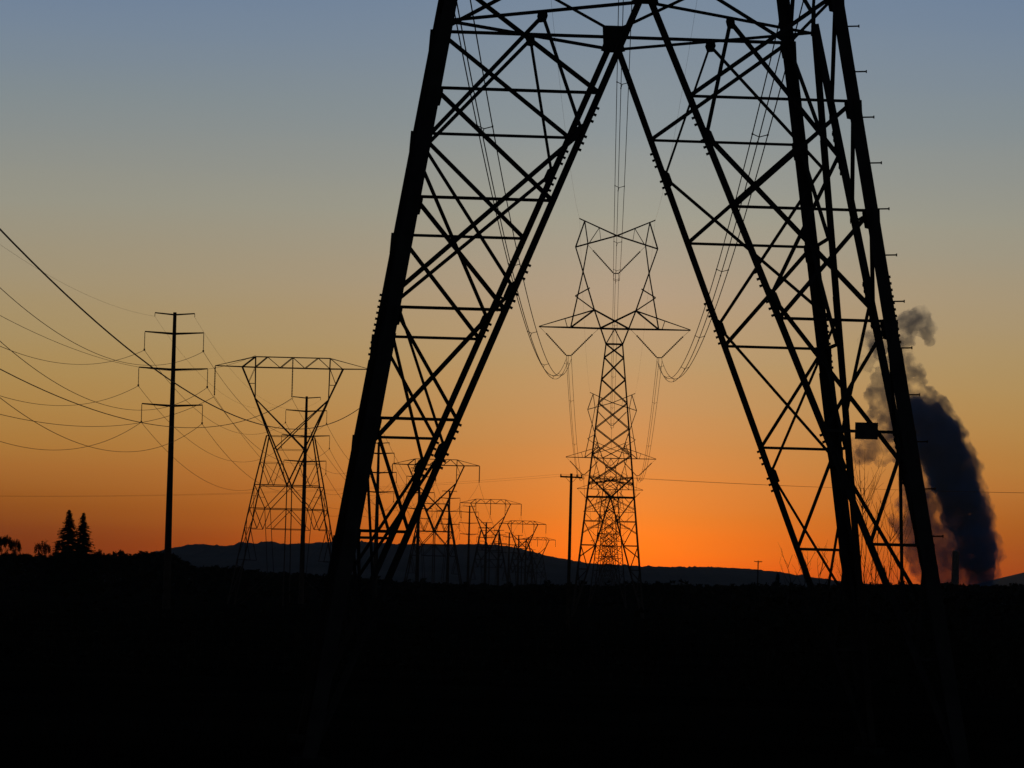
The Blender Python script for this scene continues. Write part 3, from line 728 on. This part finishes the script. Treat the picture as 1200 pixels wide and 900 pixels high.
# ------------------------------------------------------------------ sky
w = bpy.data.worlds.new('World'); sc.world = w; w.use_nodes = True; nt = w.node_tree; n = nt.nodes; l = nt.links
bg = n['Background']
def srgb(c): return tuple(((v/255)/12.92 if v/255 <= .04045 else ((v/255+.055)/1.055)**2.4) for v in c)+(1,)
tc = n.new('ShaderNodeTexCoord'); sp = n.new('ShaderNodeSeparateXYZ'); l.new(tc.outputs['Generated'], sp.inputs[0])
def math_n(op, a, b=None, c=None, clamp=False):
    m = n.new('ShaderNodeMath'); m.operation = op; m.use_clamp = clamp
    for i, v in enumerate((a, b, c)):
        if v is None: continue
        if isinstance(v, (int, float)): m.inputs[i].default_value = v
        else: l.new(v, m.inputs[i])
    return m.outputs[0]
# elevation as "pixel rows above the horizon" / 700
vm = n.new('ShaderNodeVectorMath'); vm.operation = 'MULTIPLY'; vm.inputs[1].default_value = (7, 7, 130); l.new(tc.outputs['Generated'], vm.inputs[0])
stn = n.new('ShaderNodeTexNoise'); stn.inputs['Scale'].default_value = 1.; stn.inputs['Detail'].default_value = 3; l.new(vm.outputs[0], stn.inputs['Vector'])
el0 = math_n('DIVIDE', math_n('MULTIPLY', sp.outputs['Z'], FPX), 700., None, True)
el = math_n('ADD', el0, math_n('MULTIPLY', math_n('SUBTRACT', stn.outputs['Fac'], .5), .03), None, True)
az = math_n('ARCTAN2', sp.outputs['X'], sp.outputs['Y'])               # 0 = camera heading
def ramp(stops):
    r = n.new('ShaderNodeValToRGB'); l.new(el, r.inputs[0]); r.color_ramp.interpolation = 'B_SPLINE' if 0 else 'LINEAR'
    e = r.color_ramp.elements
    for i, (y, c) in enumerate(stops):
        t = (HY-y)/700
        if i < 2: e[i].position = t; el_ = e[i]
        else: el_ = e.new(t)
        el_.color = through_air(y, c)
    return r.outputs['Color']
SIG, SCAT = 2.0e-5, (.06, .055, .06)
def through_air(y, c):
    """sky colour outside the haze box that shows as c through it"""
    e = max((HY-y)/FPX, 1e-4); L = min(13500, 150/e); T = math.exp(-SIG*L)
    return tuple(max(0., (a-(1-T)*k)/T) for a, k in zip(srgb(c)[:3], SCAT))+(1,)
centre = ramp([(692, (240, 92, 20)), (-8, (119, 136, 155)), (660, (266, 116, 22)), (641, (265, 126, 28)), (604, (246, 133, 46)), (561, (231, 139, 63)), (520, (215, 143, 78)), (481, (204, 148, 92)),
               (421, (191, 154, 108)), (341, (181, 157, 130)), (251, (162, 158, 142)), (151, (140, 148, 151))])
left = ramp([(692, (92, 42, 32)), (-8, (109, 128, 153)), (656, (108, 52, 30)), (633, (118, 61, 33)), (601, (141, 83, 36)), (564, (160, 104, 49)), (536, (166, 117, 57)), (490, (170, 130, 71)),
             (451, (169, 137, 83)), (401, (166, 142, 98)), (341, (161, 145, 114)), (251, (150, 147, 132)), (131, (129, 139, 143)), (50, (117, 133, 151))])
GA = math.atan((748-600)/FPX)
d = math_n('ABSOLUTE', math_n('SUBTRACT', az, GA))
fl = math_n('SUBTRACT', 1., math_n('EXPONENT', math_n('MULTIPLY', math_n('POWER', math_n('DIVIDE', d, .065), 1.3), -1.)))
mx = n.new('ShaderNodeMix'); mx.data_type = 'RGBA'; l.new(fl, mx.inputs[0]); l.new(centre, mx.inputs[6]); l.new(left, mx.inputs[7])
# the rest of the dome: Nishita twilight, dim
sky = n.new('ShaderNodeTexSky'); sky.sky_type = 'NISHITA'; sky.sun_disc = False; sky.sun_elevation = math.radians(.5); sky.sun_rotation = GA
sky.air_density = 1.; sky.dust_density = .6; sky.ozone_density = 2.
SKYK = .009
sk = n.new('ShaderNodeMix'); sk.data_type = 'RGBA'; sk.blend_type = 'MULTIPLY'; sk.inputs[0].default_value = 1
l.new(sky.outputs[0], sk.inputs[6]); sk.inputs[7].default_value = (SKYK*8, SKYK*8, SKYK*8, 1)
hz = n.new('ShaderNodeMapRange'); hz.interpolation_type = 'SMOOTHSTEP'; l.new(sp.outputs['Z'], hz.inputs[0])
hz.inputs[1].default_value = .141; hz.inputs[2].default_value = .22
back = n.new('ShaderNodeMapRange'); back.interpolation_type = 'SMOOTHSTEP'; l.new(d, back.inputs[0]); back.inputs[1].default_value = .18; back.inputs[2].default_value = .6
fm = math_n('MAXIMUM', hz.outputs[0], back.outputs[0])
m2 = n.new('ShaderNodeMix'); m2.data_type = 'RGBA'; l.new(fm, m2.inputs[0]); l.new(mx.outputs[2], m2.inputs[6]); l.new(sk.outputs[2], m2.inputs[7])
l.new(m2.outputs[2], bg.inputs['Color']); bg.inputs['Strength'].default_value = 1.0
sun = bpy.data.lights.new('sun', 'SUN'); sun.energy = .4; sun.angle = math.radians(.5); sun.color = (1, .55, .3)
so = bpy.data.objects.new('sun', sun); COL.objects.link(so)
sd = V3((math.sin(GA), math.cos(GA), math.tan(math.radians(.25)))).normalized(); so.rotation_euler = sd.to_track_quat('Z', 'Y').to_euler()

sc.view_settings.view_transform = 'Standard'; sc.view_settings.look = 'None'; sc.view_settings.exposure = 0; sc.view_settings.gamma = 1
sc.render.engine = 'CYCLES'; sc.cycles.use_denoising = True
sc.cycles.max_bounces = 4; sc.cycles.volume_bounces = 1; sc.cycles.volume_max_steps = 512; sc.cycles.volume_step_rate = .3
sc.render.filter_size = 1.5 if hasattr(sc.render, 'filter_size') else 1.5
